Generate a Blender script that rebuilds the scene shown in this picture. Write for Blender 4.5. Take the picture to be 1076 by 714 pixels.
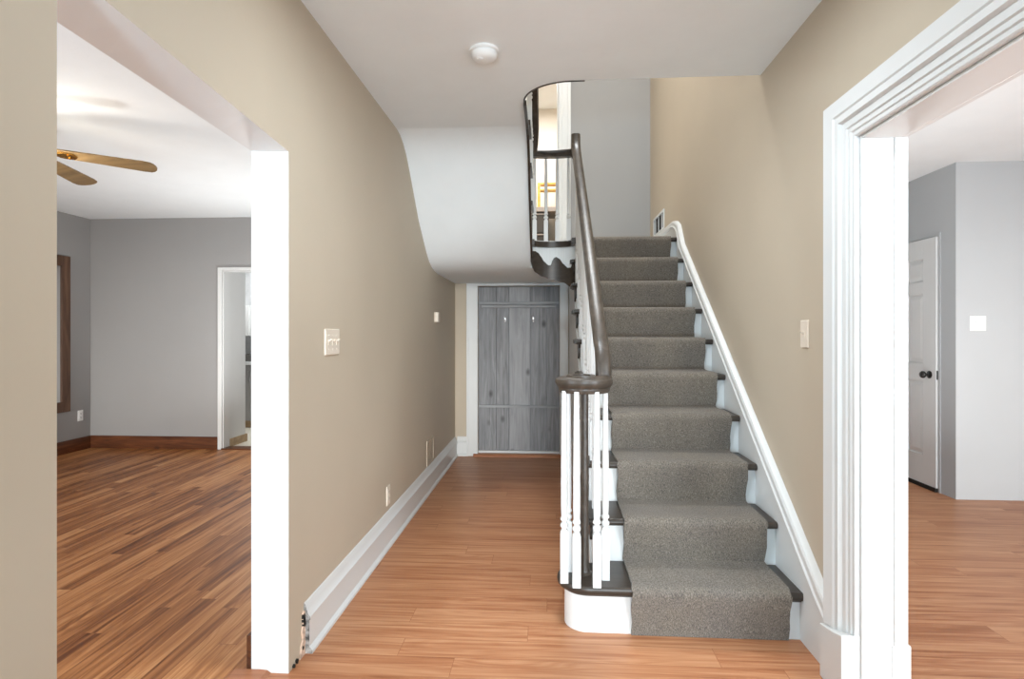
import bpy, bmesh, math, random
from mathutils import Vector, Matrix
random.seed(7)
for o in list(bpy.data.objects):
    bpy.data.objects.remove(o)
scn = bpy.context.scene
C = scn.collection
R = math.radians
PI = math.pi

# ------------------------------------------------------------------ camera
EYE = 1.24
YAW = R(3.7)
cam_d = bpy.data.cameras.new('camera')
cam = bpy.data.objects.new('camera', cam_d)
C.objects.link(cam)
cam.location = (0, 0, EYE)
cam.rotation_euler = (R(90), 0, YAW)
cam_d.sensor_width = 36
cam_d.lens = 600 / 1076 * 36
cam_d.shift_y = -7 / 1076
cam_d.clip_start = 0.05
scn.camera = cam

# ------------------------------------------------------------------ world, exposure, added fill lights
scn.view_settings.view_transform = 'Standard'
scn.view_settings.look = 'None'
scn.view_settings.gamma = 1
scn.view_settings.use_curve_mapping = False
scn.view_settings.exposure = 0.48
w = bpy.data.worlds.new('sky')
scn.world = w
w.use_nodes = True
bg = w.node_tree.nodes['Background']
bg.inputs[0].default_value = (0.93, 0.97, 1.0, 1)
bg.inputs[1].default_value = 0.25


def area(name, loc, size, energy, rot=(0, 0, 0), color=(1, 0.97, 0.93), sy=None):
    d = bpy.data.lights.new(name, 'AREA')
    d.energy = energy
    d.color = color
    d.shape = 'RECTANGLE' if sy else 'DISK'
    d.size = size
    if sy:
        d.size_y = sy
    o = bpy.data.objects.new(name, d)
    C.objects.link(o)
    o.location = loc
    o.rotation_euler = rot
    return o


def point(name, loc, energy, radius=0.08, color=(1, 0.95, 0.88)):
    d = bpy.data.lights.new(name, 'POINT')
    d.energy = energy
    d.color = color
    d.shadow_soft_size = radius
    o = bpy.data.objects.new(name, d)
    C.objects.link(o)
    o.location = loc
    return o


sun_d = bpy.data.lights.new('frontal_fill_sun', 'SUN')  # added frontal fill, shining in through the open back of the rooms
sun_d.energy = 1.25
sun_d.angle = R(14)
sun_d.color = (1, 0.985, 0.95)
sun = bpy.data.objects.new('frontal_fill_sun', sun_d)
C.objects.link(sun)
sun.rotation_euler = (R(86.2), 0, R(5))
COOL = (0.80, 0.91, 1.0)
NEUT = (0.94, 0.98, 1.0)
area('hall_bounce_fill', (0.05, -3.6, 0.5), 0.6, 135, (R(150), 0, 0), (0.56, 0.81, 1.0))  # added fill behind the camera, tilted up to brighten the hall ceiling
area('right_side_fill', (2.8, -1.3, 1.2), 1.4, 108, (R(92), 0, R(46)), COOL, 1.7)  # added fill sent through the right doorway onto the left wall, no window here
area('left_side_fill', (-3.2, -0.3, 1.2), 1.4, 72, (R(89), 0, R(-58)), COOL, 1.7)  # added fill sent through the left opening onto the right wall, no window here
area('hall_top_fill', (0.05, 1.84, 2.46), 0.35, 17, (0, 0, 0), COOL)  # added downward fill just above the view, no fixture belongs to it
area('front_room_up_fill', (-2.3, 4.9, 0.3), 0.4, 30, (R(180), 0, 0), NEUT)  # added upward fill, hidden behind the hall's left wall
area('front_room_fill', (-2.6, 0.0, 0.3), 0.4, 8, (R(160), 0, 0), (0.86, 0.92, 1.0))  # added fill out of view, tilted up at the left room ceiling
area('right_room_up_fill', (1.68, 3.5, 0.3), 0.4, 19, (R(180), 0, 0), NEUT)  # added upward fill, hidden behind the hall's right wall
area('right_room_top_fill', (2.5, 1.0, 2.45), 0.6, 20, (0, 0, 0), COOL)  # added overhead fill out of view, brightens the right room floor
area('stairwell_fill', (0.45, 4.0, 5.0), 0.8, 56, (0, 0, 0), NEUT)  # added fill high over the stairs, out of view
area('bedroom_fill', (-0.2, 7.0, 4.4), 0.9, 42, (0, 0, 0), (1, 0.98, 0.95))  # added unseen fill that makes the room off the landing bright
area('kitchen_fill', (-3.6, 6.9, 2.4), 0.8, 24, (0, 0, 0), (0.95, 0.98, 1))  # unseen fill over the kitchen, no fixture belongs to it


# ------------------------------------------------------------------ materials
def new_mat(name):
    m = bpy.data.materials.new(name)
    m.use_nodes = True
    nt = m.node_tree
    return m, nt, nt.nodes['Principled BSDF']


def srgb(r, g, b):
    f = lambda c: (c / 255 / 12.92) if c / 255 <= 0.04045 else ((c / 255 + 0.055) / 1.055) ** 2.4
    return (f(r), f(g), f(b), 1)


def plain(name, col, rough=0.6, spec=0.3, metal=0.0, var=0.04, scale=3.0, bump=0.0, bscale=60, coat=0.0):
    """colour with a faint procedural mottling and optional fine bump"""
    m, nt, p = new_mat(name)
    tc = nt.nodes.new('ShaderNodeTexCoord')
    n = nt.nodes.new('ShaderNodeTexNoise')
    n.inputs['Scale'].default_value = scale
    n.inputs['Detail'].default_value = 5
    nt.links.new(tc.outputs['Object'], n.inputs['Vector'])
    r = nt.nodes.new('ShaderNodeValToRGB')
    r.color_ramp.elements[0].position = 0.3
    r.color_ramp.elements[1].position = 0.7
    r.color_ramp.elements[0].color = tuple(c * (1 - var) for c in col[:3]) + (1,)
    r.color_ramp.elements[1].color = tuple(min(1, c * (1 + var)) for c in col[:3]) + (1,)
    nt.links.new(n.outputs['Fac'], r.inputs['Fac'])
    nt.links.new(r.outputs['Color'], p.inputs['Base Color'])
    p.inputs['Roughness'].default_value = rough
    p.inputs['Specular IOR Level'].default_value = spec
    p.inputs['Metallic'].default_value = metal
    p.inputs['Coat Weight'].default_value = coat
    if bump:
        n2 = nt.nodes.new('ShaderNodeTexNoise')
        n2.inputs['Scale'].default_value = bscale
        n2.inputs['Detail'].default_value = 4
        nt.links.new(tc.outputs['Object'], n2.inputs['Vector'])
        b = nt.nodes.new('ShaderNodeBump')
        b.inputs['Strength'].default_value = bump
        b.inputs['Distance'].default_value = 0.01
        nt.links.new(n2.outputs['Fac'], b.inputs['Height'])
        nt.links.new(b.outputs['Normal'], p.inputs['Normal'])
    return m


def planks(name, cols, angle, length, width, rough, grain=1.0, seam=0.55, ring=0.5):
    """floor boards: random tone per board, streaky grain with cathedral figure, thin seams"""
    m, nt, p = new_mat(name)
    N, L = nt.nodes.new, nt.links.new
    tc = N('ShaderNodeTexCoord')
    mp = N('ShaderNodeMapping')
    mp.inputs['Rotation'].default_value = (0, 0, angle)
    L(tc.outputs['Object'], mp.inputs['Vector'])
    br = N('ShaderNodeTexBrick')
    br.offset = 0.0
    br.offset_frequency = 2
    br.inputs['Color1'].default_value = (0, 0, 0, 1)
    br.inputs['Color2'].default_value = (1, 1, 1, 1)
    br.inputs['Mortar'].default_value = (0.5, 0.5, 0.5, 1)
    br.inputs['Scale'].default_value = 1
    br.inputs['Mortar Size'].default_value = 0.0011
    br.inputs['Mortar Smooth'].default_value = 0.1
    br.inputs['Bias'].default_value = 0
    br.inputs['Brick Width'].default_value = length
    br.inputs['Row Height'].default_value = width
    sx = N('ShaderNodeSeparateXYZ'); L(mp.outputs['Vector'], sx.inputs[0])
    dv = N('ShaderNodeMath'); dv.operation = 'DIVIDE'; dv.inputs[1].default_value = width; L(sx.outputs['Y'], dv.inputs[0])
    fl = N('ShaderNodeMath'); fl.operation = 'FLOOR'; L(dv.outputs[0], fl.inputs[0])
    wn_ = N('ShaderNodeTexWhiteNoise'); wn_.noise_dimensions = '1D'; L(fl.outputs[0], wn_.inputs['W'])
    sh = N('ShaderNodeMath'); sh.operation = 'MULTIPLY_ADD'; sh.inputs[1].default_value = length * 3
    L(wn_.outputs['Value'], sh.inputs[0]); L(sx.outputs['X'], sh.inputs[2])
    cx = N('ShaderNodeCombineXYZ'); L(sh.outputs[0], cx.inputs['X']); L(sx.outputs['Y'], cx.inputs['Y'])
    L(cx.outputs[0], br.inputs['Vector'])
    # shift the grain per board
    sep = N('ShaderNodeSeparateColor')
    L(br.outputs['Color'], sep.inputs['Color'])
    mul = N('ShaderNodeMath'); mul.operation = 'MULTIPLY'; mul.inputs[1].default_value = 37.0
    L(sep.outputs['Red'], mul.inputs[0])
    st = N('ShaderNodeMapping')
    st.inputs['Scale'].default_value = (1.0, 27, 1)
    L(mp.outputs['Vector'], st.inputs['Vector'])
    n1 = N('ShaderNodeTexNoise'); n1.noise_dimensions = '4D'
    n1.inputs['Scale'].default_value = 1.0
    n1.inputs['Detail'].default_value = 6
    n1.inputs['Roughness'].default_value = 0.55
    n1.inputs['Distortion'].default_value = 1.2
    L(st.outputs['Vector'], n1.inputs['Vector']); L(mul.outputs[0], n1.inputs['W'])
    # cathedral rings
    st2 = N('ShaderNodeMapping')
    st2.inputs['Scale'].default_value = (0.8, 9, 1)
    L(mp.outputs['Vector'], st2.inputs['Vector'])
    n2 = N('ShaderNodeTexNoise'); n2.noise_dimensions = '4D'
    n2.inputs['Scale'].default_value = 1.3
    n2.inputs['Detail'].default_value = 1.5
    n2.inputs['Distortion'].default_value = 0.4
    L(st2.outputs['Vector'], n2.inputs['Vector']); L(mul.outputs[0], n2.inputs['W'])
    rm = N('ShaderNodeMath'); rm.operation = 'MULTIPLY'; rm.inputs[1].default_value = 11.0
    L(n2.outputs['Fac'], rm.inputs[0])
    fr = N('ShaderNodeMath'); fr.operation = 'PINGPONG'; fr.inputs[1].default_value = 0.5
    L(rm.outputs[0], fr.inputs[0])
    # fine pores
    st3 = N('ShaderNodeMapping')
    st3.inputs['Scale'].default_value = (6, 160, 1)
    L(mp.outputs['Vector'], st3.inputs['Vector'])
    n3 = N('ShaderNodeTexNoise')
    n3.inputs['Scale'].default_value = 1.0
    n3.inputs['Detail'].default_value = 3
    L(st3.outputs['Vector'], n3.inputs['Vector'])

    def madd(a, k, b):
        x = N('ShaderNodeMath'); x.operation = 'MULTIPLY_ADD'
        L(a, x.inputs[0]); x.inputs[1].default_value = k
        if isinstance(b, float):
            x.inputs[2].default_value = b
        else:
            L(b, x.inputs[2])
        return x.outputs[0]
    v = madd(n1.outputs['Fac'], 1.5 * grain, 0.5 - 0.75 * grain - 0.25 * ring - 0.12)
    v = madd(fr.outputs[0], ring, v)
    v = madd(n3.outputs['Fac'], 0.24, v)
    rnd = N('ShaderNodeMath'); rnd.operation = 'SUBTRACT'; rnd.inputs[1].default_value = 0.5
    L(sep.outputs['Red'], rnd.inputs[0])
    v = madd(rnd.outputs[0], seam, v)
    ramp = N('ShaderNodeValToRGB')
    e = ramp.color_ramp.elements
    e[0].position = 0.0; e[0].color = cols[0]
    e[1].position = 1.0; e[1].color = cols[3]
    a = e.new(0.34); a.color = cols[1]
    b = e.new(0.66); b.color = cols[2]
    L(v, ramp.inputs['Fac'])
    dk = N('ShaderNodeMix'); dk.data_type = 'RGBA'; dk.blend_type = 'MULTIPLY'
    L(br.outputs['Fac'], dk.inputs[0])
    L(ramp.outputs['Color'], dk.inputs[6])
    dk.inputs[7].default_value = (0.7, 0.62, 0.56, 1)
    L(dk.outputs[2], p.inputs['Base Color'])
    p.inputs['Roughness'].default_value = rough
    p.inputs['Specular IOR Level'].default_value = 0.28
    bp = N('ShaderNodeBump'); bp.inputs['Strength'].default_value = 0.12; bp.inputs['Distance'].default_value = 0.002
    inv = N('ShaderNodeMath'); inv.operation = 'SUBTRACT'; inv.inputs[0].default_value = 1
    L(br.outputs['Fac'], inv.inputs[1]); L(inv.outputs[0], bp.inputs['Height'])
    L(bp.outputs['Normal'], p.inputs['Normal'])
    return m


def wood(name, dark, mid, light, axis='Z', rough=0.5, stretch=14, scale=2.0, knots=False, contrast=(0.3, 0.72)):
    """streaky timber whose grain follows one axis; optional knots"""
    m, nt, p = new_mat(name)
    N, L = nt.nodes.new, nt.links.new
    tc = N('ShaderNodeTexCoord')
    mp = N('ShaderNodeMapping')
    s = {'X': (1, stretch, stretch), 'Y': (stretch, 1, stretch), 'Z': (stretch, stretch, 1)}[axis]
    mp.inputs['Scale'].default_value = s
    L(tc.outputs['Object'], mp.inputs['Vector'])
    n = N('ShaderNodeTexNoise')
    n.inputs['Scale'].default_value = scale
    n.inputs['Detail'].default_value = 7
    n.inputs['Roughness'].default_value = 0.6
    n.inputs['Distortion'].default_value = 0.8
    L(mp.outputs['Vector'], n.inputs['Vector'])
    r = N('ShaderNodeValToRGB')
    e = r.color_ramp.elements
    e[0].position = contrast[0]; e[0].color = dark
    e[1].position = contrast[1]; e[1].color = light
    k = e.new(sum(contrast) / 2); k.color = mid
    L(n.outputs['Fac'], r.inputs['Fac'])
    out = r.outputs['Color']
    if knots:
        mk = N('ShaderNodeMapping')
        ks = {'X': (3.2, 6, 6), 'Y': (6, 3.2, 6), 'Z': (6, 6, 3.4)}[axis]
        mk.inputs['Scale'].default_value = ks
        L(tc.outputs['Object'], mk.inputs['Vector'])
        vo = N('ShaderNodeTexVoronoi')
        vo.inputs['Scale'].default_value = 1.0
        L(mk.outputs['Vector'], vo.inputs['Vector'])
        kr = N('ShaderNodeValToRGB')
        kr.color_ramp.elements[0].position = 0.05
        kr.color_ramp.elements[0].color = (0.25, 0.24, 0.23, 1)
        kr.color_ramp.elements[1].position = 0.17
        kr.color_ramp.elements[1].color = (1, 1, 1, 1)
        L(vo.outputs['Distance'], kr.inputs['Fac'])
        mx = N('ShaderNodeMix'); mx.data_type = 'RGBA'; mx.blend_type = 'MULTIPLY'
        mx.inputs[0].default_value = 0.8
        L(out, mx.inputs[6]); L(kr.outputs['Color'], mx.inputs[7])
        out = mx.outputs[2]
    L(out, p.inputs['Base Color'])
    p.inputs['Roughness'].default_value = rough
    p.inputs['Specular IOR Level'].default_value = 0.4
    return m


def carpet(name):
    m, nt, p = new_mat(name)
    N, L = nt.nodes.new, nt.links.new
    tc = N('ShaderNodeTexCoord')
    mp = N('ShaderNodeMapping'); mp.inputs['Scale'].default_value = (1.0, 0.45, 0.45)
    L(tc.outputs['Object'], mp.inputs['Vector'])
    n = N('ShaderNodeTexNoise')
    n.inputs['Scale'].default_value = 330; n.inputs['Detail'].default_value = 3; n.inputs['Roughness'].default_value = 0.7
    L(mp.outputs['Vector'], n.inputs['Vector'])
    r = N('ShaderNodeValToRGB')
    e = r.color_ramp.elements
    e[0].position = 0.33; e[0].color = srgb(84, 79, 74)
    e[1].position = 0.7; e[1].color = srgb(156, 147, 136)
    k = e.new(0.5); k.color = srgb(119, 111, 102)
    L(n.outputs['Fac'], r.inputs['Fac'])
    n2 = N('ShaderNodeTexNoise'); n2.inputs['Scale'].default_value = 5; n2.inputs['Detail'].default_value = 4
    L(tc.outputs['Object'], n2.inputs['Vector'])
    r2 = N('ShaderNodeValToRGB')
    r2.color_ramp.elements[0].position = 0.3; r2.color_ramp.elements[0].color = (0.86, 0.86, 0.88, 1)
    r2.color_ramp.elements[1].position = 0.7; r2.color_ramp.elements[1].color = (1, 0.99, 0.96, 1)
    L(n2.outputs['Fac'], r2.inputs['Fac'])
    mx = N('ShaderNodeMix'); mx.data_type = 'RGBA'; mx.blend_type = 'MULTIPLY'; mx.inputs[0].default_value = 1
    L(r.outputs['Color'], mx.inputs[6]); L(r2.outputs['Color'], mx.inputs[7])
    L(mx.outputs[2], p.inputs['Base Color'])
    p.inputs['Roughness'].default_value = 1.0
    p.inputs['Specular IOR Level'].default_value = 0.05
    p.inputs['Sheen Weight'].default_value = 0.15
    b = N('ShaderNodeBump'); b.inputs['Strength'].default_value = 0.5; b.inputs['Distance'].default_value = 0.004
    L(n.outputs['Fac'], b.inputs['Height']); L(b.outputs['Normal'], p.inputs['Normal'])
    return m


M = {}
M['beige'] = plain('beige_paint', srgb(196, 182, 162), 0.62, 0.3, var=0.03, scale=1.6, bump=0.03, bscale=40)
M['grey'] = plain('grey_paint', srgb(158, 156, 154), 0.65, 0.3, var=0.02, scale=1.4, bump=0.03, bscale=40)
M['coolgrey'] = plain('cool_grey_paint', srgb(188, 190, 191), 0.65, 0.3, var=0.02, scale=1.4)
M['ceil'] = plain('ceiling_white', srgb(243, 246, 246), 0.8, 0.2, var=0.015, scale=5, bump=0.12, bscale=26)
M['white'] = plain('white_gloss_paint', srgb(222, 222, 220), 0.35, 0.4, var=0.01, scale=4)
M['cream'] = plain('cream_paint', srgb(240, 232, 220), 0.7, 0.2, var=0.01)
M['plate'] = plain('ivory_plastic', srgb(228, 215, 198), 0.4, 0.4, var=0.01)
M['wplate'] = plain('white_plastic', srgb(242, 242, 240), 0.35, 0.4, var=0.01)
M['black'] = plain('black_metal', srgb(22, 21, 20), 0.35, 0.5, var=0.05)
M['slot'] = plain('dark_slot', srgb(40, 36, 32), 0.7, 0.2)
M['lam'] = planks('laminate_boards', [srgb(140, 84, 52), srgb(172, 114, 78), srgb(190, 136, 98), srgb(202, 152, 114)],
                  0, 1.22, 0.127, 0.40, grain=1.15, seam=0.18, ring=0.36)
M['oak'] = planks('strip_boards', [srgb(98, 52, 24), srgb(146, 90, 48), srgb(182, 122, 74), srgb(204, 148, 98)],
                  R(-91), 1.3, 0.075, 0.42, grain=1.2, seam=0.6, ring=0.4)
M['tread'] = wood('dark_tread_stain', srgb(50, 43, 37), srgb(60, 52, 45), srgb(72, 63, 55), 'X', 0.34, 10, 2.2)
M['rail'] = wood('dark_rail_stain', srgb(54, 46, 39), srgb(68, 59, 51), srgb(84, 74, 65), 'Y', 0.36, 10, 2.2)
M['plank'] = wood('grey_washed_boards', srgb(112, 112, 114), srgb(140, 140, 142), srgb(166, 166, 168), 'Z', 0.6, 14, 2.6, True, (0.25, 0.75))
M['plank2'] = wood('pale_grey_board', srgb(138, 138, 140), srgb(161, 161, 163), srgb(180, 180, 182), 'Z', 0.6, 12, 2.2, True, (0.25, 0.75))
M['batten'] = wood('grey_batten', srgb(140, 141, 143), srgb(160, 161, 163), srgb(176, 177, 179), 'X', 0.6, 12, 2)
M['brown'] = wood('dark_walnut_stain', srgb(58, 29, 12), srgb(92, 50, 24), srgb(122, 72, 40), 'X', 0.4, 8, 2, True)
M['browny'] = wood('dark_walnut_stain_y', srgb(58, 29, 12), srgb(92, 50, 24), srgb(122, 72, 40), 'Y', 0.4, 8, 2, True)
M['brownz'] = wood('dark_walnut_stain_z', srgb(70, 48, 36), srgb(96, 70, 54), srgb(120, 90, 70), 'Z', 0.5, 8, 2)
M['tan'] = wood('tan_base', srgb(150, 124, 92), srgb(170, 144, 110), srgb(186, 160, 126), 'X', 0.5, 8, 2)
M['thresh'] = wood('orange_threshold', srgb(140, 86, 54), srgb(172, 112, 76), srgb(190, 134, 96), 'X', 0.4, 8, 2)
M['blade'] = wood('fan_blade_oak', srgb(104, 82, 52), srgb(128, 104, 68), srgb(148, 122, 84), 'X', 0.45, 8, 2)
M['brass'] = plain('polished_brass', srgb(214, 170, 92), 0.25, 0.5, 1.0)
M['metal'] = plain('brushed_metal', srgb(200, 200, 200), 0.3, 0.5, 1.0)
M['carpet'] = carpet('heather_carpet')
M['yellow'] = wood('honey_pine', srgb(206, 160, 74), srgb(226, 184, 96), srgb(236, 200, 120), 'X', 0.5, 8, 2)
M['charcoal'] = plain('charcoal_paint', srgb(88, 84, 80), 0.5, 0.3)
M['desktop'] = plain('grey_desk_top', srgb(182, 172, 164), 0.5, 0.3)
M['tile'] = plain('pale_floor_tile', srgb(214, 206, 190), 0.5, 0.3, var=0.04)
M['splash'] = plain('grey_splashback', srgb(206, 206, 206), 0.4, 0.4, var=0.06, scale=20)
M['rough'] = plain('raw_plaster', srgb(150, 146, 142), 0.95, 0.1, var=0.75, scale=42)
M['raw'] = plain('raw_wood_chips', srgb(214, 186, 166), 0.9, 0.1, var=0.3, scale=60)


def glass_mat():
    m, nt, p = new_mat('clear_glass')
    p.inputs['Base Color'].default_value = (0.95, 0.98, 1, 1)
    p.inputs['Roughness'].default_value = 0.02
    p.inputs['Transmission Weight'].default_value = 1
    p.inputs['IOR'].default_value = 1.1
    return m


def emit_mat(name, col, s):
    m, nt, p = new_mat(name)
    p.inputs['Base Color'].default_value = col
    p.inputs['Emission Color'].default_value = col
    p.inputs['Emission Strength'].default_value = s
    return m


M['glass'] = glass_mat()
M['bulb'] = emit_mat('lit_lamp_glass', (1, 0.9, 0.72, 1), 6)


# ------------------------------------------------------------------ helpers
class MB:
    def __init__(s):
        s.bm = bmesh.new()

    def hexa(s, v, mi=0, mats=None):
        """v: 8 corners, bottom ring 0-3 (ccw from above) and top ring 4-7"""
        vs = [s.bm.verts.new(p) for p in v]
        fs = {'-z': (3, 2, 1, 0), '+z': (4, 5, 6, 7), '-y': (0, 1, 5, 4), '+x': (1, 2, 6, 5), '+y': (2, 3, 7, 6), '-x': (3, 0, 4, 7)}
        for k, idx in fs.items():
            f = s.bm.faces.new([vs[i] for i in idx])
            f.material_index = (mats or {}).get(k, mi)
        return s

    def box(s, x0, x1, y0, y1, z0, z1, mi=0, mats=None):
        return s.hexa([(x0, y0, z0), (x1, y0, z0), (x1, y1, z0), (x0, y1, z0),
                       (x0, y0, z1), (x1, y0, z1), (x1, y1, z1), (x0, y1, z1)], mi, mats)

    def prism(s, poly, axis, a, b, mi=0):
        """polygon in the two other axes, in cyclic order, swept along axis"""
        def P(u, v, t):
            return {'x': (t, u, v), 'y': (u, t, v), 'z': (u, v, t)}[axis]
        lo = [s.bm.verts.new(P(u, v, a)) for u, v in poly]
        hi = [s.bm.verts.new(P(u, v, b)) for u, v in poly]
        n = len(poly)
        for i in range(n):
            f = s.bm.faces.new((lo[i], lo[(i + 1) % n], hi[(i + 1) % n], hi[i])); f.material_index = mi
        f = s.bm.faces.new(lo[::-1]); f.material_index = mi
        f = s.bm.faces.new(hi); f.material_index = mi
        return s

    def loops(s, rings, cap=True, mi=0, closed=True):
        rs = [[s.bm.verts.new(p) for p in r] for r in rings]
        n = len(rs[0])
        for a, b in zip(rs, rs[1:]):
            for i in range(n if closed else n - 1):
                f = s.bm.faces.new((a[i], a[(i + 1) % n], b[(i + 1) % n], b[i])); f.material_index = mi
        if cap:
            f = s.bm.faces.new(rs[0][::-1]); f.material_index = mi
            f = s.bm.faces.new(rs[-1]); f.material_index = mi
        return s

    def lathe(s, prof, c=(0, 0, 0), seg=24, axis='z', mi=0):
        rings = []
        for r, h in prof:
            ring = []
            for i in range(seg):
                a = 2 * PI * i / seg
                u, v = r * math.cos(a), r * math.sin(a)
                p = {'z': (u, v, h), 'x': (h, u, v), 'y': (v, h, u)}[axis]
                ring.append((c[0] + p[0], c[1] + p[1], c[2] + p[2]))
            rings.append(ring)
        return s.loops(rings, mi=mi)

    def sweep(s, prof, path, up=(0, 0, 1), mi=0, keep_up=False):
        """closed profile (side, up) along a path"""
        pts = [Vector(p) for p in path]
        up = Vector(up)
        rings = []
        for i, p in enumerate(pts):
            if i == 0:
                t = pts[1] - p
            elif i == len(pts) - 1:
                t = p - pts[-2]
            else:
                t = (pts[i + 1] - p).normalized() + (p - pts[i - 1]).normalized()
            t.normalize()
            side = t.cross(up)
            if side.length < 1e-4:
                side = Vector((1, 0, 0))
            side.normalize()
            n = up if keep_up else side.cross(t).normalized()
            k = 1.0
            if 0 < i < len(pts) - 1:
                d = (pts[i + 1] - p).normalized()
                sd = d.cross(up)
                if sd.length > 1e-4:
                    c = max(0.5, abs(sd.normalized().dot(side)))
                    k = 1 / c
            rings.append([p + side * u * k + n * v for u, v in prof])
        return s.loops(rings, mi=mi)

    def build(s, name, mats, parent=None, bevel=0.0, smooth=0.0, seg=2):
        bmesh.ops.recalc_face_normals(s.bm, faces=s.bm.faces)
        me = bpy.data.meshes.new(name)
        s.bm.to_mesh(me)
        s.bm.free()
        for m in (mats if isinstance(mats, (list, tuple)) else [mats]):
            me.materials.append(m)
        if smooth:
            me.shade_smooth()
            me.set_sharp_from_angle(angle=R(smooth))
        o = bpy.data.objects.new(name, me)
        C.objects.link(o)
        if parent:
            o.parent = parent
            o.matrix_parent_inverse = parent.matrix_basis.inverted()
        if bevel:
            b = o.modifiers.new('bevel', 'BEVEL')
            b.width = bevel
            b.segments = seg
            b.limit_method = 'ANGLE'
            b.angle_limit = R(50)
        return o


def tag(o, label, cat, group=None):
    o['label'] = label
    o['category'] = cat
    if group:
        o['group'] = group
    return o


def struct(o, label=None, cat=None):
    o['kind'] = 'structure'
    if label:
        o['label'] = label
    if cat:
        o['category'] = cat
    return o


def thing(name, loc, label, cat, group=None):
    o = bpy.data.objects.new(name, None)
    o.empty_display_size = 0.1
    C.objects.link(o)
    o.location = loc
    bpy.context.view_layer.update()
    return tag(o, label, cat, group)


# ------------------------------------------------------------------ dimensions
XL, XLo = -0.945, -1.085          # hall left wall: hall face, front-room face
XR, XRo = 1.04, 1.165             # hall right wall
ZC = 2.51                         # hall ceiling
ZF2 = 2.8                         # upstairs floor
YB = -4.0                         # how far the rooms run behind the camera
YH = 5.72                         # far wall of the hall
YU = 5.95                         # far wall above the landing
ZU = 5.05                         # upstairs ceiling
RISE, RUN, Y1 = 0.2, 0.25, 2.345  # stair: riser, going, first nosing
nos = lambda n: Y1 + (n - 1) * RUN
WX0, WX1 = -0.14, 0.20            # stairwell between the two flights
WCX, WR, WCY = 0.03, 0.17, 4.38   # its shallow round end
WD = 0.10

# ------------------------------------------------------------------ setting: floors
b = MB(); b.box(XLo + 0.03, 5.2, YB, 6.6, -0.06, 0)
struct(b.build('floor', M['lam']), 'orange brown wood laminate floor of the hall and right room', 'floor')
b = MB(); b.box(-5.1, XLo + 0.03, YB, 5.93, -0.06, 0)
struct(b.build('floor_front_room', M['oak']), 'darker striped wood board floor of the left room', 'floor')
b = MB(); b.box(-5.1, -2.0, 5.93, 8.1, -0.06, 0)
struct(b.build('floor_kitchen', M['tile']), 'pale kitchen floor beyond the left room doorway', 'floor')
b = MB(); b.box(-1.7, 1.4, 6.07, 8.3, 1.9, 2.0)
struct(b.build('floor_bedroom', M['tan']), 'floor of the bright room off the landing', 'floor')

# ------------------------------------------------------------------ walls
OY0, OY1 = 1.04, 2.02             # left opening
wm = [M['beige'], M['grey'], M['white']]
side = {'+x': 0, '-x': 1, '+y': 2, '-y': 2, '-z': 2, '+z': 0}
b = MB()
b.box(XLo, XL, YB, OY0, 0, ZC, 0, side)
b.box(XLo, XL, OY1, YH + 0.3, 0, ZC, 0, side)
HN = 10
for i in range(HN):               # the header sags a little along its length
    f0, f1 = i / HN, (i + 1) / HN
    ya, yb = OY0 + (OY1 - OY0) * f0, OY0 + (OY1 - OY0) * f1
    lo = lambda f: (1.932 - 0.027 * f, 1.957 - 0.057 * f)
    b.hexa([(XLo, ya, lo(f0)[0]), (XL, ya, lo(f0)[1]), (XL, yb, lo(f1)[1]), (XLo, yb, lo(f1)[0]),
            (XLo, ya, ZC), (XL, ya, ZC), (XL, yb, ZC), (XLo, yb, ZC)], 0, side)
struct(b.build('wall_left', wm), 'beige wall on the left side of the hall with a wide white-edged opening', 'wall')
b = MB(); b.box(XLo, XL, 2.6, YU + 0.12, ZC, ZU)
struct(b.build('wall_left_upstairs', M['beige']), 'upper stairwell wall above the left flight', 'wall')

PY1 = 1.985                       # right opening far jamb
b = MB()
side = {'-x': 0, '+x': 1, '+y': 2, '-y': 2, '-z': 2, '+z': 0}
b.box(XR, XRo, PY1, 6.6, 0, ZU, 0, side)
b.box(XR, XRo, YB, PY1, 1.90, ZU, 0, side)
b.box(XR, XRo, YB, 0.35, 0, 1.90, 0, side)
struct(b.build('wall_right', [M['beige'], M['coolgrey'], M['white']]), 'beige wall rising beside the stairs with a cased doorway', 'wall')

DX0, DX1, DZ = -0.712, 0.108, 1.712   # plank door
b = MB()
b.box(XL, DX0, YH, YU + 0.12, 0, 1.97)
b.box(DX0, DX1, YH, YU + 0.12, DZ, 1.97)
b.box(DX1, XR, YH, YU + 0.12, 0, 1.97)
struct(b.build('wall_far', M['beige']), 'beige end wall of the hall around the grey plank door', 'wall')
UX0, UX1, UZ = -0.72, 0.10, 4.02      # doorway at the landing
b = MB()
b.box(XL, UX0, YU, YU + 0.12, 1.97, ZU)
b.box(UX0, UX1, YU, YU + 0.12, UZ, ZU)
b.box(UX1, XR, YU, YU + 0.12, 1.97, ZU)
struct(b.build('wall_landing', M['grey']), 'pale grey wall at the top of the carpeted stairs', 'wall')

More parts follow.
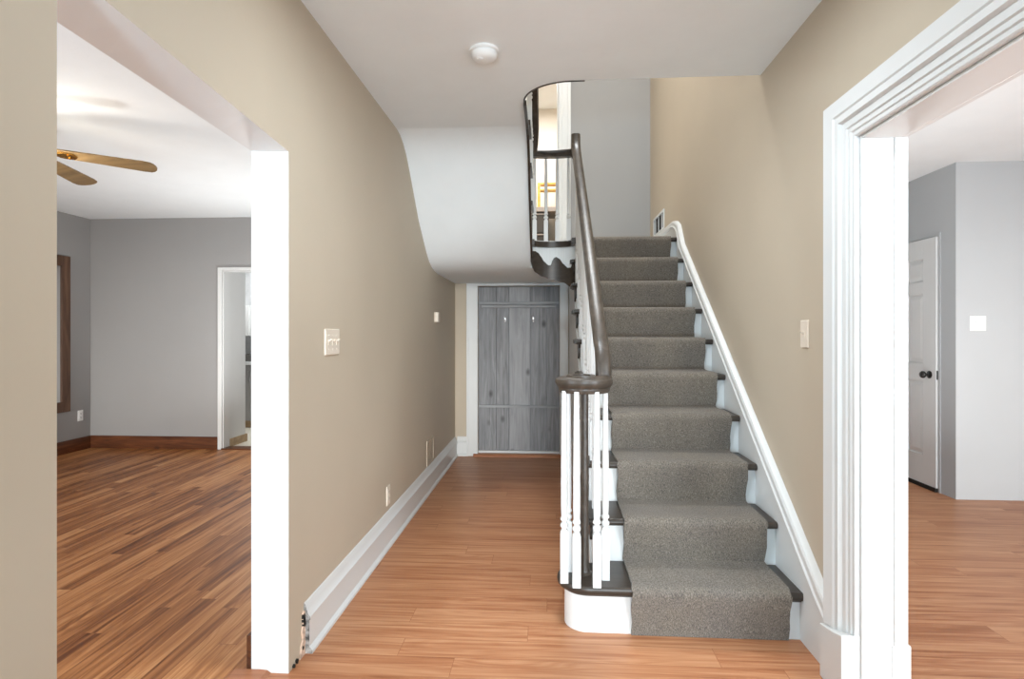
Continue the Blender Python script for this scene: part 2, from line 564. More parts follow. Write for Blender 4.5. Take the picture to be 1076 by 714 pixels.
# front room (left)
b = MB()
KX0, KX1, KZ = -3.47, -2.75, 1.905
YFR = 5.87
b.box(-5.07, KX0, YFR, YFR + 0.12, 0, 2.47)
b.box(KX0, KX1, YFR, YFR + 0.12, KZ, 2.47)
b.box(KX1, XLo, YFR, YFR + 0.12, 0, 2.47)
struct(b.build('wall_front_room_far', M['grey']), 'grey far wall of the left room', 'wall')
LX = -4.95
WY0, WY1, WZ0, WZ1 = 4.42, 5.49, 0.53, 1.925   # window opening
b = MB()
b.box(LX - 0.12, LX, YB, WY0, 0, 2.47)
b.box(LX - 0.12, LX, WY1, YFR, 0, 2.47)
b.box(LX - 0.12, LX, WY0, WY1, 0, WZ0)
b.box(LX - 0.12, LX, WY0, WY1, WZ1, 2.47)
struct(b.build('wall_front_room_left', M['grey']), 'grey left wall of the left room with an outlet', 'wall')

# right room
RX, RY = 3.02, 4.45
b = MB()
b.box(RX, RX + 0.1, RY + 0.1, 6.6, 0, ZC)
struct(b.build('wall_right_room_side', M['coolgrey']), 'shaded grey wall holding the six panel door', 'wall')
b = MB(); b.box(RX, 5.2, RY, RY + 0.1, 0, ZC)
struct(b.build('wall_right_room_far', M['coolgrey']), 'pale grey wall with a white light switch in the right room', 'wall')
b = MB(); b.box(XRo, RX, 6.5, 6.6, 0, ZC)
struct(b.build('wall_right_room_back', M['coolgrey']), 'grey wall at the end of the right room passage', 'wall')
b = MB(); b.box(5.1, 5.2, YB, RY, 0, ZC)
struct(b.build('wall_right_room_right', M['coolgrey']), 'outer wall of the right room', 'wall')

# ------------------------------------------------------------------ ceilings
HY = 2.885                        # near edge of the stairwell opening
arc = []
for i in range(0, 13):
    a = R(90 * i / 12)
    # quarter ellipse from the near edge round to the well side
    arc.append((0.115 - 0.255 * math.sin(a), HY + 0.25 * (1 - math.cos(a))))
b = MB()
b.prism([(XL, YB), (XR, YB), (XR, HY)] + arc + [(WX0, 3.55), (XL, 3.55)], 'z', ZC, ZF2)
struct(b.build('ceiling', M['ceil']), 'white textured ceiling of the hall', 'ceiling')
b = MB(); b.box(-5.07, XLo, YB, YFR + 0.12, 2.47, 2.6)
struct(b.build('ceiling_front_room', M['ceil']), 'white ceiling of the left room with the fan', 'ceiling')
b = MB(); b.box(XRo, 5.2, YB, 6.6, ZC, 2.65)
struct(b.build('ceiling_right_room', M['ceil']), 'white ceiling of the right room', 'ceiling')
b = MB(); b.box(XLo, XRo, 1.5, YU + 0.12, ZU, ZU + 0.1)
struct(b.build('ceiling_upstairs', M['ceil']), 'ceiling over the stairwell', 'ceiling')
b = MB(); b.box(XL, XR, 1.5, 1.6, ZF2, ZU)
struct(b.build('wall_upstairs_near', M['grey']), 'upstairs wall over the hall', 'wall')

# sloping plaster underside of the upper flight, curved at both ends
prof = [(3.50, 2.51), (3.58, 2.499), (3.66, 2.470), (3.74, 2.420), (3.82, 2.345), (4.10, 2.055), (4.36, 1.862), (4.46, 1.805), (4.56, 1.770), (4.68, 1.750), (4.85, 1.740), (YH, 1.738)]
top = [(YH, 1.955), (4.40, 1.955)] + [(y + 0.012, z + 0.02) for y, z in prof[6:0:-1]] + [(3.51, 2.555)]
b = MB(); b.prism(prof + top, 'x', XL, WX0)
struct(b.build('ceiling_stair_soffit', M['ceil'], smooth=35), 'sloping white plaster underside of the upper stair flight', 'ceiling')

# landing slab to the right of it, cut round by the well
pts = [(WX0, YH), (WX0, WCY)]
for i in range(1, 25):
    a = PI - PI * i / 24
    pts.append((WCX + WR * math.cos(a), WCY + WD * math.sin(a)))
pts += [(WX1, 4.63), (XR, 4.63), (XR, YH)]
b = MB(); b.prism(pts, 'z', 1.74, 1.955)
b.box(XL, XR, YH - 0.001, YU, 1.955, 1.97)
struct(b.build('floor_landing', M['ceil'], smooth=35), 'landing at the head of the carpeted flight', 'floor')

# ------------------------------------------------------------------ staircase
st = thing('staircase', (0.6, Y1, 0), 'dark treaded staircase with white balusters and a brown handrail climbing along the right beige wall', 'staircase')
TX0, TX1 = 0.172, 1.012
TT = 0.033


def nose(n, y0, y1, z):
    """tread section (y, z) with a rounded front edge, y0 = front"""
    r = TT / 2
    p = []
    for i in range(9):
        a = R(90 + 180 * i / 8)
        p.append((y0 + r + r * math.cos(a), z - r + r * math.sin(a)))
    return p + [(y1, z - TT), (y1, z)]


# curtail (first) step with its rounded left end
CX, CY, CR = 0.165, Y1 + 0.13, 0.13


def curtail(off):
    r = CR - off
    p = [(1.012, Y1 + off)]
    for i in range(25):
        a = R(270 - 180 * i / 24)
        p.append((CX + r * math.cos(a), CY + r * math.sin(a)))
    p += [(0.24, CY + r), (0.24, nos(2) + 0.06), (1.012, nos(2) + 0.06)]
    return p


b = MB()
rings = []
for off, z in ((0.006, RISE), (0.0015, RISE - 0.005), (0.0, RISE - 0.0165), (0.0015, RISE - 0.028), (0.006, RISE - TT)):
    rings.append([(x, y, z) for x, y in curtail(off)])
b.loops(rings)
b.build('tread', M['tread'], st, smooth=40)
b = MB(); b.prism(curtail(0.032), 'z', 0, RISE - TT)
b.build('riser', M['white'], st, smooth=40)
b = MB()
cove = []
for off, z in ((0.014, RISE - TT), (0.018, RISE - TT - 0.008), (0.026, RISE - TT - 0.014), (0.032, RISE - TT - 0.016)):
    cove.append([(x, y, z) for x, y in curtail(off)])
b.loops(cove)
b.build('cove_moulding', M['tread'], st, smooth=40)

for n in range(2, 11):
    z = n * RISE
    y1 = nos(n + 1) + 0.04 if n < 10 else 5.0
    b = MB()
    b.prism(nose(n, nos(n), min(y1, nos(n) + 0.30), z), 'x', TX0 + (0.02 if n == 10 else 0), TX1)
    # returned nosing on the open end
    b.prism([(nos(n) + 0.008, z - 0.004), (nos(n) + 0.008, z - TT + 0.004), (nos(n) + RUN - 0.01, z - TT + 0.004), (nos(n) + RUN - 0.01, z - 0.004)], 'x', TX0 - 0.012, TX0 + 0.03)
    b.build('tread', M['tread'], st, smooth=40, bevel=0.003)
    b = MB(); b.box(WX1, TX1, nos(n) + 0.033, nos(n) + 0.05, z - RISE, z - TT)
    b.build('riser', M['white'], st)

# open stringer + spandrel panelling below it
b = MB()
poly = [(CY + 0.06, 0), (YH, 0), (YH, 1.735), (4.52, 1.735)]
poly = [(CY + 0.06, 0.0)]
poly += [(YH - 0.005, 0.0), (YH - 0.005, 1.735), (4.64, 1.735), (4.64, 1.965)]
for n in range(10, 1, -1):
    poly += [(nos(n) + 0.034, n * RISE - TT), (nos(n) + 0.034, (n - 1) * RISE - TT)]
poly[-1] = (CY + 0.06, RISE - TT)
b.prism(poly, 'x', WX1, WX1 + 0.03)
b.build('spandrel_panel', M['white'], st)
b = MB()                         # raised stringer edge moulding under the scroll brackets
s0 = (nos(2), 0.16); s1 = (nos(10) - 0.06, 0.16 + 0.8 * (nos(10) - 0.06 - nos(2)))
b.prism([(s0[0], s0[1] - 0.05), (s1[0], s1[1] - 0.05), (s1[0], s1[1] - 0.025), (s0[0], s0[1] - 0.025)], 'x', WX1 - 0.01, WX1)
b.build('stringer_moulding', M['white'], st)


def scroll_bracket(y, z):
    """fretted scroll under a tread end: outline in (y, z), plate on the stringer"""
    o = []
    L_, H_ = 0.215, 0.105
    o += [(0.02, 0), (0.03, -0.022), (0.024, -0.04)]
    for i in range(9):           # curl
        a = R(120 + 250 * i / 8)
        o.append((0.045 + 0.022 * math.cos(a), -0.058 + 0.022 * math.sin(a)))
    o += [(0.085, -0.05), (0.105, -0.07), (0.13, -0.085)]
    for i in range(8):
        a = R(210 + 200 * i / 7)
        o.append((0.155 + 0.018 * math.cos(a), -0.078 + 0.018 * math.sin(a)))
    o += [(0.185, -0.05), (L_, -0.03), (L_, 0)]
    return [(y + u, z + v) for u, v in o]


for n in range(2, 10):
    b = MB(); b.prism(scroll_bracket(nos(n) + 0.01, n * RISE - TT), 'x', WX1 - 0.012, WX1 - 0.0005)
    b.build('scroll_bracket', M['tread'], st, smooth=40)

# wall skirt
sk = lambda y: 0.262 + 0.735 * (y - 2.2)
b = MB()
poly = [(2.09, 0.0), (2.09, 0.20), (2.2, sk(2.2))]
ys = [2.4, 3.2, 4.0, 4.45]
poly += [(y, sk(y)) for y in ys] + [(4.58, 2.085), (4.68, 2.13), (4.78, 2.15), (YU, 2.15), (YU, 1.98), (4.9, 1.98)]
poly += [(nos(10) + 0.1, 1.8), (nos(2) + 0.1, 0.2), (nos(2), 0.0)]
b.prism(poly, 'x', TX1, XR)
b.build('skirt_board', M['white'], st)
path = [(XR, 2.10, 0.20), (XR, 2.2, sk(2.2))] + [(XR, y, sk(y)) for y in ys] + [(XR, 4.58, 2.085), (XR, 4.68, 2.13), (XR, 4.78, 2.15), (XR, 5.2, 2.15), (XR, YU - 0.005, 2.15)]
b = MB()
b.sweep([(-0.001, -0.045), (-0.034, -0.045), (-0.040, -0.036), (-0.034, -0.028), (-0.034, -0.004), (-0.028, 0.006), (-0.018, 0.010), (-0.001, 0.012)], path)
b.build('skirt_moulding', M['white'], st, smooth=30)

# wreathed stringer round the far end of the well with a brown scroll applied on it
S = MB()


def cyl(a, r, z):
    return (WCX + WR * math.cos(a), WCY + WD * math.sin(a) + (r - WR), z)


def interp(k, t):
    for (a, u), (c, v) in zip(k, k[1:]):
        if a <= t <= c:
            f = (t - a) / (c - a)
            f = f * f * (3 - 2 * f) * 0.5 + f * 0.5
            return u + (v - u) * f
    return k[-1][1]


def zbot(t):                      # bottom edge of the curved stringer, t = 0 left .. 1 right
    return interp([(0, 1.80), (0.04, 1.752), (0.09, 1.724), (0.25, 1.692), (0.5, 1.668), (0.75, 1.642), (0.9, 1.607), (1, 1.577)], t)


rings = []
for i in range(65):
    a = PI - PI * i / 64
    t = 0.5 - 0.5 * math.cos(PI - a)
    rings.append([cyl(a, WR, zbot(t)), cyl(a, WR + 0.03, zbot(t)), cyl(a, WR + 0.03, 1.96), cyl(a, WR, 1.96)])
S.loops(rings)
S.build('curved_stringer', M['white'], st, smooth=40)
S = MB()


def ztop(t):
    """upper outline of two breaking waves, like the fretted scroll of the photo"""
    return interp([(0.0, 1.862), (0.05, 1.872), (0.10, 1.874), (0.17, 1.862), (0.23, 1.835), (0.30, 1.797), (0.40, 1.768), (0.455, 1.768), (0.49, 1.805),
                   (0.53, 1.826), (0.58, 1.832), (0.65, 1.818), (0.74, 1.776), (0.84, 1.744), (0.905, 1.744), (0.94, 1.772), (1.0, 1.812)], t)


rings = []
for i in range(97):
    a = PI - PI * i / 96
    t = 0.5 - 0.5 * math.cos(PI - a)
    z0 = zbot(t) - 0.012
    rings.append([cyl(a, WR - 0.012, z0), cyl(a, WR + 0.0, z0), cyl(a, WR + 0.0, ztop(t)), cyl(a, WR - 0.012, ztop(t))])
S.loops(rings)
S.build('scroll_bracket', M['tread'], st, smooth=50)
S = MB()                          # landing nosing round the well, dark
pth = [(WX0, WCY - 0.06, 1.928)] + [cyl(PI - PI * i / 24, WR, 1.928) for i in range(25)] + [(WX1, 4.27, 1.928)]
S.sweep([(-0.028, 0.0), (-0.024, 0.016), (-0.01, 0.022), (0.03, 0.022), (0.03, -0.022), (-0.014, -0.022), (-0.024, -0.014)][::-1], [(x, y, z) for x, y, z in pth], keep_up=True)
S.build('landing_nosing', M['tread'], st, smooth=40)

# upper flight, turning back over the hall
up = st
for k in range(1, 4):
    z = 2.0 + 0.2 * k
    yf = 4.43 - 0.25 * (k - 1)
    b = MB()
    r = TT / 2
    p = [(yf - r - r * math.cos(R(90 + 180 * i / 8)), z - r + r * math.sin(R(90 + 180 * i / 8))) for i in range(9)]
    b.prism(p + [(yf - 0.29, z - TT), (yf - 0.29, z)], 'x', XL, WX0 + 0.022)
    b.build('tread', M['tread'], up, smooth=40)
    b = MB(); b.box(XL, WX0, yf - 0.05, yf - 0.033, z - 0.2, z - TT)
    b.build('riser', M['white'], up)
b = MB()
poly = [(3.50, 2.515)] + [(y, z - 0.012) for y, z in prof[1:8]] + [(4.46, 1.965), (4.40, 2.0)]
for k in range(1, 4):
    z = 2.0 + 0.2 * k
    yf = 4.43 - 0.25 * (k - 1)
    poly += [(yf - 0.035, z - 0.2), (yf - 0.035, z - TT)]
poly += [(3.5, 2.567)]
b.prism(poly, 'x', WX0, WX0 + 0.008)
b.build('stringer', M['white'], up)
b = MB()
b.sweep([(-0.004, -0.016), (0.012, -0.016), (0.012, 0.012), (-0.004, 0.012)], [(WX0 + 0.004, y, z - 0.006) for y, z in [(3.14, 2.515), (3.4, 2.515)] + prof[0:8] ])
b.build('stringer_edge', M['tread'], up)
b = MB()
lip = [(x, y, ZC + 0.01) for x, y in [(0.18, HY)] + arc + [(WX0, 3.3)]]
b.sweep([(0.0, -0.014), (0.008, -0.014), (0.008, 0.02), (0.0, 0.02)], lip, keep_up=True)
b.build('well_edge_trim', M['tread'], up)

# ------------------------------------------------------------------ stair runner
sr = MB()
pin, pout = [], []
T = 0.011


def add(y, z, ny, nz):
    l = math.hypot(ny, nz)
    pin.append((y, z)); pout.append((y + ny / l * T, z + nz / l * T))


for n in range(1, 11):
    z = n * RISE
    yr = nos(n) + 0.031
    add(yr, (n - 1) * RISE + (0.001 if n == 1 else T), -1, 0.0 if n == 1 else 0.9)
    for f in (0.25, 0.5, 0.75):
        add(yr + (nos(n) - 0.0005 - yr) * f ** 1.3, (n - 1) * RISE + T + (RISE - T - TT) * f, -1, -0.15)
    add(nos(n) - 0.0005, z - TT * 0.80, -1, -0.12)
    add(nos(n) - 0.0005, z - TT * 0.42, -1, 0.12)
    add(nos(n) + 0.004, z - 0.007, -1, 0.7)
    add(nos(n) + 0.011, z - 0.001, -0.7, 1)
    add(nos(n) + 0.024, z + 0.0006, -0.1, 1)
    if n < 10:
        add(nos(n + 1) + 0.031 - 0.02, z + 0.0006, 0, 1)
add(4.88, 2.0006, 0, 1)
rings = []
NX = 8
for (a, bb) in zip(pin, pout):
    rings.append(None)
bm = sr.bm
rx0, rx1 = 0.337, 0.963
grid_o, grid_i = [], []
for j, (a, o) in enumerate(zip(pin, pout)):
    wob = 0.003 * math.sin(j * 1.7)
    grid_i.append([bm.verts.new((rx0 + wob + (rx1 - rx0) * i / NX, a[0], a[1])) for i in range(NX + 1)])
    grid_o.append([bm.verts.new((rx0 + wob + (rx1 - rx0) * i / NX, o[0], o[1])) for i in range(NX + 1)])
for j in range(len(pin) - 1):
    for i in range(NX):
        bm.faces.new((grid_o[j][i], grid_o[j][i + 1], grid_o[j + 1][i + 1], grid_o[j + 1][i]))
        bm.faces.new((grid_i[j][i], grid_i[j + 1][i], grid_i[j + 1][i + 1], grid_i[j][i + 1]))
    bm.faces.new((grid_i[j][0], grid_o[j][0], grid_o[j + 1][0], grid_i[j + 1][0]))
    bm.faces.new((grid_i[j][NX], grid_i[j + 1][NX], grid_o[j + 1][NX], grid_o[j][NX]))
for i in range(NX):
    bm.faces.new((grid_i[0][i], grid_i[0][i + 1], grid_o[0][i + 1], grid_o[0][i]))
    bm.faces.new((grid_i[-1][i], grid_o[-1][i], grid_o[-1][i + 1], grid_i[-1][i + 1]))
tag(sr.build('stair_runner', M['carpet'], smooth=50), 'grey brown heather carpet runner laid up the middle of the stairs', 'carpet runner')

# ------------------------------------------------------------------ balustrade
bal = st


def baluster(x, y, z0, z1, parent, sq=0.032, rmax=0.0145, block=0.22, seg=12):
    b = MB()
    h = sq / 2
    b.box(x - h, x + h, y - h, y + h, z0, z0 + block - 0.012)
    b.loops([[(x + s * u * h, y + s * v * h, z) for u, v in ((-1, -1), (1, -1), (1, 1), (-1, 1))] for s, z in ((1, z0 + block - 0.012), (0.72, z0 + block))])
    zb = z0 + block
    top = z1 - zb
    b.lathe([(0.011, zb - 0.003), (0.0105, zb + 0.006), (0.016, zb + 0.010), (0.0172, zb + 0.017), (0.016, zb + 0.024), (0.0105, zb + 0.029),
             (0.0105, zb + 0.034), (0.0165, zb + 0.040), (0.0165, zb + 0.047), (0.0125, zb + 0.054), (rmax, zb + 0.10), (rmax * 0.98, zb + top * 0.45),
             (rmax * 0.72, z1)], (x, y, 0), seg)
    return b.build('baluster', M['white'], parent, smooth=40)


rail_z = lambda y: 2.615 - 0.8 * (4.29 - y)          # centre line of the lower handrail
rail_x = lambda y: 0.2225 - 0.0135 * (y - 2.68) / 1.0
CAPZ0, CAPZ1 = 0.988, 1.052
VX, VY = 0.150, 2.452
for x, y in ((0.064, 2.392), (0.113, 2.352), (0.196, 2.358), (0.238, 2.432), (0.084, 2.506), (0.15, 2.548)):
    baluster(x, y, RISE, CAPZ0 + 0.01, bal, sq=0.033)
b = MB()
b.lathe([(0.034, RISE + 0.0), (0.034, RISE + 0.006), (0.024, RISE + 0.012), (0.019, RISE + 0.03), (0.017, 0.55), (0.019, 0.62), (0.0165, 0.64), (0.016, CAPZ0 + 0.01)], (VX + 0.004, VY + 0.03, 0), 16)
b.build('newel_post', M['rail'], bal, smooth=40)
b = MB()
b.lathe([(0.09, CAPZ0), (0.104, CAPZ0), (0.109, CAPZ0 + 0.010), (0.1085, CAPZ0 + 0.02), (0.116, CAPZ0 + 0.027), (0.124, CAPZ0 + 0.042), (0.121, CAPZ0 + 0.056),
         (0.108, CAPZ1 - 0.001), (0.07, CAPZ1 + 0.002), (0.02, CAPZ1 + 0.003)], (VX, VY, 0), 40)
b.build('volute_cap', M['rail'], bal, smooth=45)
b = MB()
sp = []
for i in range(40):               # raised spiral on the cap
    a = R(0 + 400 * i / 39)
    r = 0.092 - 0.062 * i / 39
    sp.append((VX + r * math.cos(-a), VY + r * math.sin(-a), CAPZ1 + 0.003))
b.sweep([(-0.014, -0.004), (0.014, -0.004), (0.008, 0.006), (-0.008, 0.006)], sp)
b.build('volute_spiral', M['rail'], bal, smooth=40)
for n in range(2, 11):
    for k, f in enumerate((0.05, 0.165)):
        y = nos(n) + f
        if y > 4.25 + 0.25 and n == 10:
            continue
        x = 0.222 - 0.006 * (y - 2.6)
        if y > 4.3:
            continue
        baluster(x, y, n * RISE - 0.001, rail_z(y) - 0.022 + 0.004, bal, sq=0.030, rmax=0.0135, block=0.20 + 0.05 * k, seg=10)

RP = [(-0.026, -0.027), (0.026, -0.027), (0.028, -0.014), (0.0235, -0.006), (0.032, 0.004), (0.033, 0.014), (0.027, 0.024), (0.014, 0.030), (-0.014, 0.030), (-0.027, 0.024), (-0.033, 0.014), (-0.032, 0.004), (-0.0235, -0.006), (-0.028, -0.014)]
b = MB()
path = [(0.2325, 2.462, CAPZ1 - 0.01), (0.231, 2.468, 1.085), (0.230, 2.478, 1.125), (0.229, 2.498, 1.165)]
path += [(rail_x(y), y, rail_z(y)) for y in (2.54, 2.7, 3.0, 3.4, 3.8, 4.1, 4.22)]
path += [(0.2, 4.262, 2.61), (0.2, 4.285, 2.66), (0.2, 4.30, 2.72)]
b.sweep(RP, path)
b.build('handrail', M['rail'], bal, smooth=50)
b = MB()
b.lathe([(0.030, 2.555), (0.033, 2.57), (0.033, 2.70), (0.028, 2.722), (0.01, 2.728)], (0.2, 4.315, 0), 20)
b.build('rail_knuckle', M['rail'], bal, smooth=40)

# landing rail round the well and on up the upper flight
ub = st
b = MB()
pth = []
for i in range(25):
    a = R(0 + 180 * i / 24)
    pth.append((WCX + WR * math.cos(a), WCY - 0.03 + 0.045 * math.sin(a), 2.612))
pth[0] = (0.2, WCY - 0.03, 2.612)
upz = lambda y: 2.655 + 0.8 * (4.30 - y)
pth += [(-0.122, 4.325, 2.62), (-0.112, 4.29, 2.65)] + [(-0.106, y, upz(y)) for y in (4.2, 4.0, 3.7, 3.5)]
b.sweep(RP, pth)
b.build('handrail', M['rail'], ub, smooth=50)
for i in range(1, 5):
    x = -0.198 + 0.0875 * i
    baluster(x, WCY + WD * math.sqrt(max(0.1, 1 - ((x - WCX) / WR) ** 2)) * 0.55 + 0.012, 1.949, 2.595, ub, sq=0.032, rmax=0.0135, block=0.17)
for k in range(1, 4):
    for f in (0.06, 0.185):
        y = 4.43 - 0.25 * (k - 1) - f
        z = 2.0 + 0.2 * k
        baluster(-0.128, y, z, upz(y) - 0.025, ub, sq=0.028, rmax=0.011)

# ------------------------------------------------------------------ plank door at the end of the hall
d1 = bpy.data.objects.new('door_1', None); C.objects.link(d1); d1.location = (DX0, YH, 0)
bpy.context.view_layer.update()
struct(d1, 'grey washed vertical plank door at the end of the hall', 'door')
SILL = 0.045
b = MB()
sx = [503, 522, 535.3, 557.4, 574.4, 588]
xs = [DX0 + (DX1 - DX0) * (p - 503) / 85 for p in sx]
for i in range(5):
    b.box(xs[i] + 0.0025, xs[i + 1] - 0.0025, YH + 0.03, YH + 0.06, SILL + 0.008, DZ - 0.008, 1 if i == 2 else 0)
b.box(DX0 + 0.004, DX1 - 0.004, YH + 0.052, YH + 0.062, SILL + 0.008, DZ - 0.008)
b.build('plank_panel', [M['plank'], M['plank2']], d1, bevel=0.002)
b = MB(); b.box(DX0 + 0.005, DX1 - 0.005, YH + 0.002, YH + 0.0295, 1.525, 1.553)
b.build('batten', M['batten'], d1, bevel=0.003)
b = MB(); b.box(DX0 + 0.035, DX1 - 0.035, YH - 0.004, YH + 0.0295, 1.492, 1.519)
b.build('batten', M['batten'], d1, bevel=0.003)
b = MB(); b.box(DX0 + 0.005, DX1 - 0.005, YH + 0.002, YH + 0.0295, 0.487, 0.512)
b.build('batten', M['batten'], d1, bevel=0.003)
for px in (531, 560.5):
    x = DX0 + (DX1 - DX0) * (px - 503) / 85
    b = MB()
    b.box(x - 0.007, x + 0.007, YH + 0.024, YH + 0.03, 1.350, 1.400)
    b.sweep([(-0.005, -0.005), (0.005, -0.005), (0.005, 0.005), (-0.005, 0.005)], [(x, YH + 0.028, 1.365), (x, YH + 0.005, 1.352), (x, YH - 0.01, 1.358), (x, YH - 0.017, 1.375), (x, YH - 0.016, 1.39)], up=(1, 0, 0))
    b.lathe([(0.002, 1.386), (0.009, 1.39), (0.010, 1.397), (0.006, 1.404)], (x, YH - 0.016, 0), 10)
    b.build('coat_hook', M['metal'], d1, bevel=0.001)
b = MB(); b.box(DX0, DX1, YH + 0.02, YH + 0.064, 0.028, SILL + 0.006)
b.build('bottom_rail', M['white'], d1)

b = MB()
CW = 0.115
b.box(DX0 - CW, DX0, YH - 0.022, YH - 0.0005, 0, 1.738)
b.box(DX1, DX1 + CW - 0.03, YH - 0.022, YH - 0.0005, 0, 1.738)
b.box(DX0, DX1, YH - 0.022, YH - 0.0005, DZ, 1.738)
b.box(DX0 - CW, DX0 - CW + 0.02, YH - 0.032, YH - 0.022, 0, 1.738)
b.box(DX0 - 0.018, DX0 - 0.004, YH - 0.028, YH - 0.022, 0, 1.73)
b.box(DX1 + 0.004, DX1 + 0.018, YH - 0.028, YH - 0.022, 0, 1.73)
struct(b.build('trim_1', M['white'], bevel=0.003), 'white casing around the grey plank door', 'trim')
b = MB(); b.prism([(YH - 0.05, 0), (YH - 0.05, 0.014), (YH - 0.035, 0.026), (YH + 0.064, 0.028), (YH + 0.064, 0)], 'x', DX0 - 0.045, DX1 + 0.01)
struct(b.build('trim_2', M['thresh']), 'orange wood threshold below the grey plank door', 'trim')

# ------------------------------------------------------------------ baseboards in the hall
BP = [(0.0, 0.0), (0.034, 0.0), (0.034, 0.012), (0.026, 0.022), (0.022, 0.026), (0.022, 0.128), (0.026, 0.132), (0.026, 0.142), (0.017, 0.152), (0.012, 0.170), (0.008, 0.186), (0.004, 0.194), (0.0, 0.195)]


def baseboard(name, path, mats, flip=1, prof=BP, label=None):
    b = MB()
    b.sweep([(u * flip, v) for u, v in prof], path)
    return struct(b.build(name, mats, smooth=30), label, 'baseboard')


bb = baseboard('baseboard_left', [(XL, 2.15, 0), (XL, 3.8, 0), (XL, YH, 0)], [M['white'], M['rough']], 1, BP, 'tall white moulded baseboard along the left beige wall')
# its sawn-off near end shows raw plaster
for f in bb.data.polygons:
    if len(f.vertices) > 4 and f.center.y < 2.2:
        f.material_index = 1
baseboard('baseboard_far', [(XL + 0.022, YH, 0), (DX0 - CW, YH, 0)], M['white'], 1, BP, 'short white baseboard left of the plank door')
b = MB()                          # broken plaster beside the missing piece of baseboard
random.seed(3)
b.prism([(2.105, 0.0), (2.15, 0.0), (2.15, 0.165), (2.138, 0.17), (2.13, 0.15), (2.134, 0.115), (2.125, 0.095), (2.132, 0.06), (2.118, 0.045), (2.112, 0.02)], 'x', XL, XL + 0.006)
struct(b.build('trim_3', M['raw']), 'broken raw plaster at the cut end of the left baseboard', 'trim')
b = MB()
for (y, z, r) in ((2.136, 0.15, 0.010), (2.138, 0.135, 0.009), (2.140, 0.118, 0.008), (2.128, 0.035, 0.005), (2.08, 0.012, 0.006), (2.055, 0.006, 0.006)):
    pl = [(y + r * random.uniform(0.6, 1.2) * math.cos(2 * PI * i / 7), max(0.001, z + 1.4 * r * random.uniform(0.6, 1.2) * math.sin(2 * PI * i / 7))) for i in range(7)]
    b.prism(pl, 'x', XL, XL + 0.0085)
struct(b.build('trim_4', M['slot']), 'dark gaps in the broken plaster by the left baseboard', 'trim')

# ------------------------------------------------------------------ right doorway casing
# profile across the casing: u = 0 at the jamb, 0.14 at the outer edge; v = thickness off the wall
CP = [(0.0, 0.0), (0.0, 0.012), (0.004, 0.016), (0.016, 0.016), (0.020, 0.021), (0.034, 0.021), (0.038, 0.027), (0.060, 0.027), (0.064, 0.034), (0.066, 0.040), (0.088, 0.040), (0.093, 0.045), (0.128, 0.052), (0.138, 0.055), (0.142, 0.050), (0.142, 0.0)]
ZH = 1.90
b = MB()
rings = []
rings.append([(XR - v, PY1 + u, 0.20) for u, v in CP])
rings.append([(XR - v, PY1 + u, ZH + u) for u, v in CP])
rings.append([(XR - v, 0.35 - u, ZH + u) for u, v in CP])
rings.append([(XR - v, 0.35 - u, 0.0) for u, v in CP])
b.loops(rings)
struct(b.build('trim_5', M['white'], smooth=25), 'wide white moulded casing around the right doorway', 'trim')
b = MB()                          # plinth block the skirt runs into
b.prism([(PY1 - 0.004, 0), (PY1 + 0.15, 0), (PY1 + 0.15, 0.190), (PY1 + 0.10, 0.198), (PY1 + 0.05, 0.208), (PY1 - 0.004, 0.224)], 'x', XR - 0.062, XR)
struct(b.build('trim_6', M['white'], bevel=0.003), 'white plinth block at the foot of the right doorway casing', 'trim')
b = MB()                          # jamb lining and stop, room-side casing
b.box(XR, XRo, PY1 - 0.012, PY1 - 0.0005, 0, ZH - 0.0)
b.box(XR, XRo, 0.35, PY1 - 0.012, ZH - 0.012, ZH - 0.0005)
b.box(XRo, XRo + 0.02, PY1 - 0.012, PY1 + 0.11, 0, ZH + 0.11)
b.box(XRo, XRo + 0.02, 0.3, PY1 - 0.012, ZH - 0.012, ZH + 0.11)
b.box(XRo - 0.03, XRo + 0.024, PY1 - 0.016, PY1 - 0.012, 0, 0.2)
b.box(XRo - 0.022, XRo + 0.02, PY1 - 0.018, PY1 - 0.012, 0, ZH - 0.012)
struct(b.build('trim_7', M['white'], bevel=0.002), 'white jamb lining inside the right doorway', 'trim')
b = MB(); b.box(XRo + 0.02, XRo + 0.034, PY1 - 0.012, PY1 + 0.3, 0, 0.2)
struct(b.build('baseboard_right_room', M['white'], bevel=0.004), 'white baseboard end behind the right doorway jamb', 'baseboard')

# ------------------------------------------------------------------ left opening trims
b = MB()
b.prism([(XLo - 0.08, 0), (XLo - 0.06, 0.010), (XLo + 0.03, 0.012), (XLo + 0.06, 0.010), (XLo + 0.075, 0)], 'y', OY0, OY1 + 0.0)
struct(b.build('trim_8', M['thresh']), 'low wood threshold strip between the two wood floors', 'trim')
BW = [(0.0, 0.0), (0.02, 0.0), (0.02, 0.118), (0.014, 0.13), (0.0, 0.132)]
baseboard('baseboard_front_room_far', [(LX + 0.02, YFR, 0), (KX0 - 0.045, YFR, 0)], M['brown'], 1, BW, 'dark stained knotty wood baseboard under the far grey wall')
baseboard('baseboard_front_room_left', [(LX, YB, 0), (LX, YFR - 0.0, 0)], M['browny'], 1, BW, 'dark stained wood baseboard under the left room window wall')
b = MB()
b.prism([(OY1 + 0.005, 0), (5.8, 0), (5.8, 0.132), (OY1 + 0.005, 0.13)], 'x', XLo - 0.02, XLo)
struct(b.build('baseboard_front_room_right', M['browny']), 'dark baseboard end peeking out behind the white opening jamb', 'baseboard')
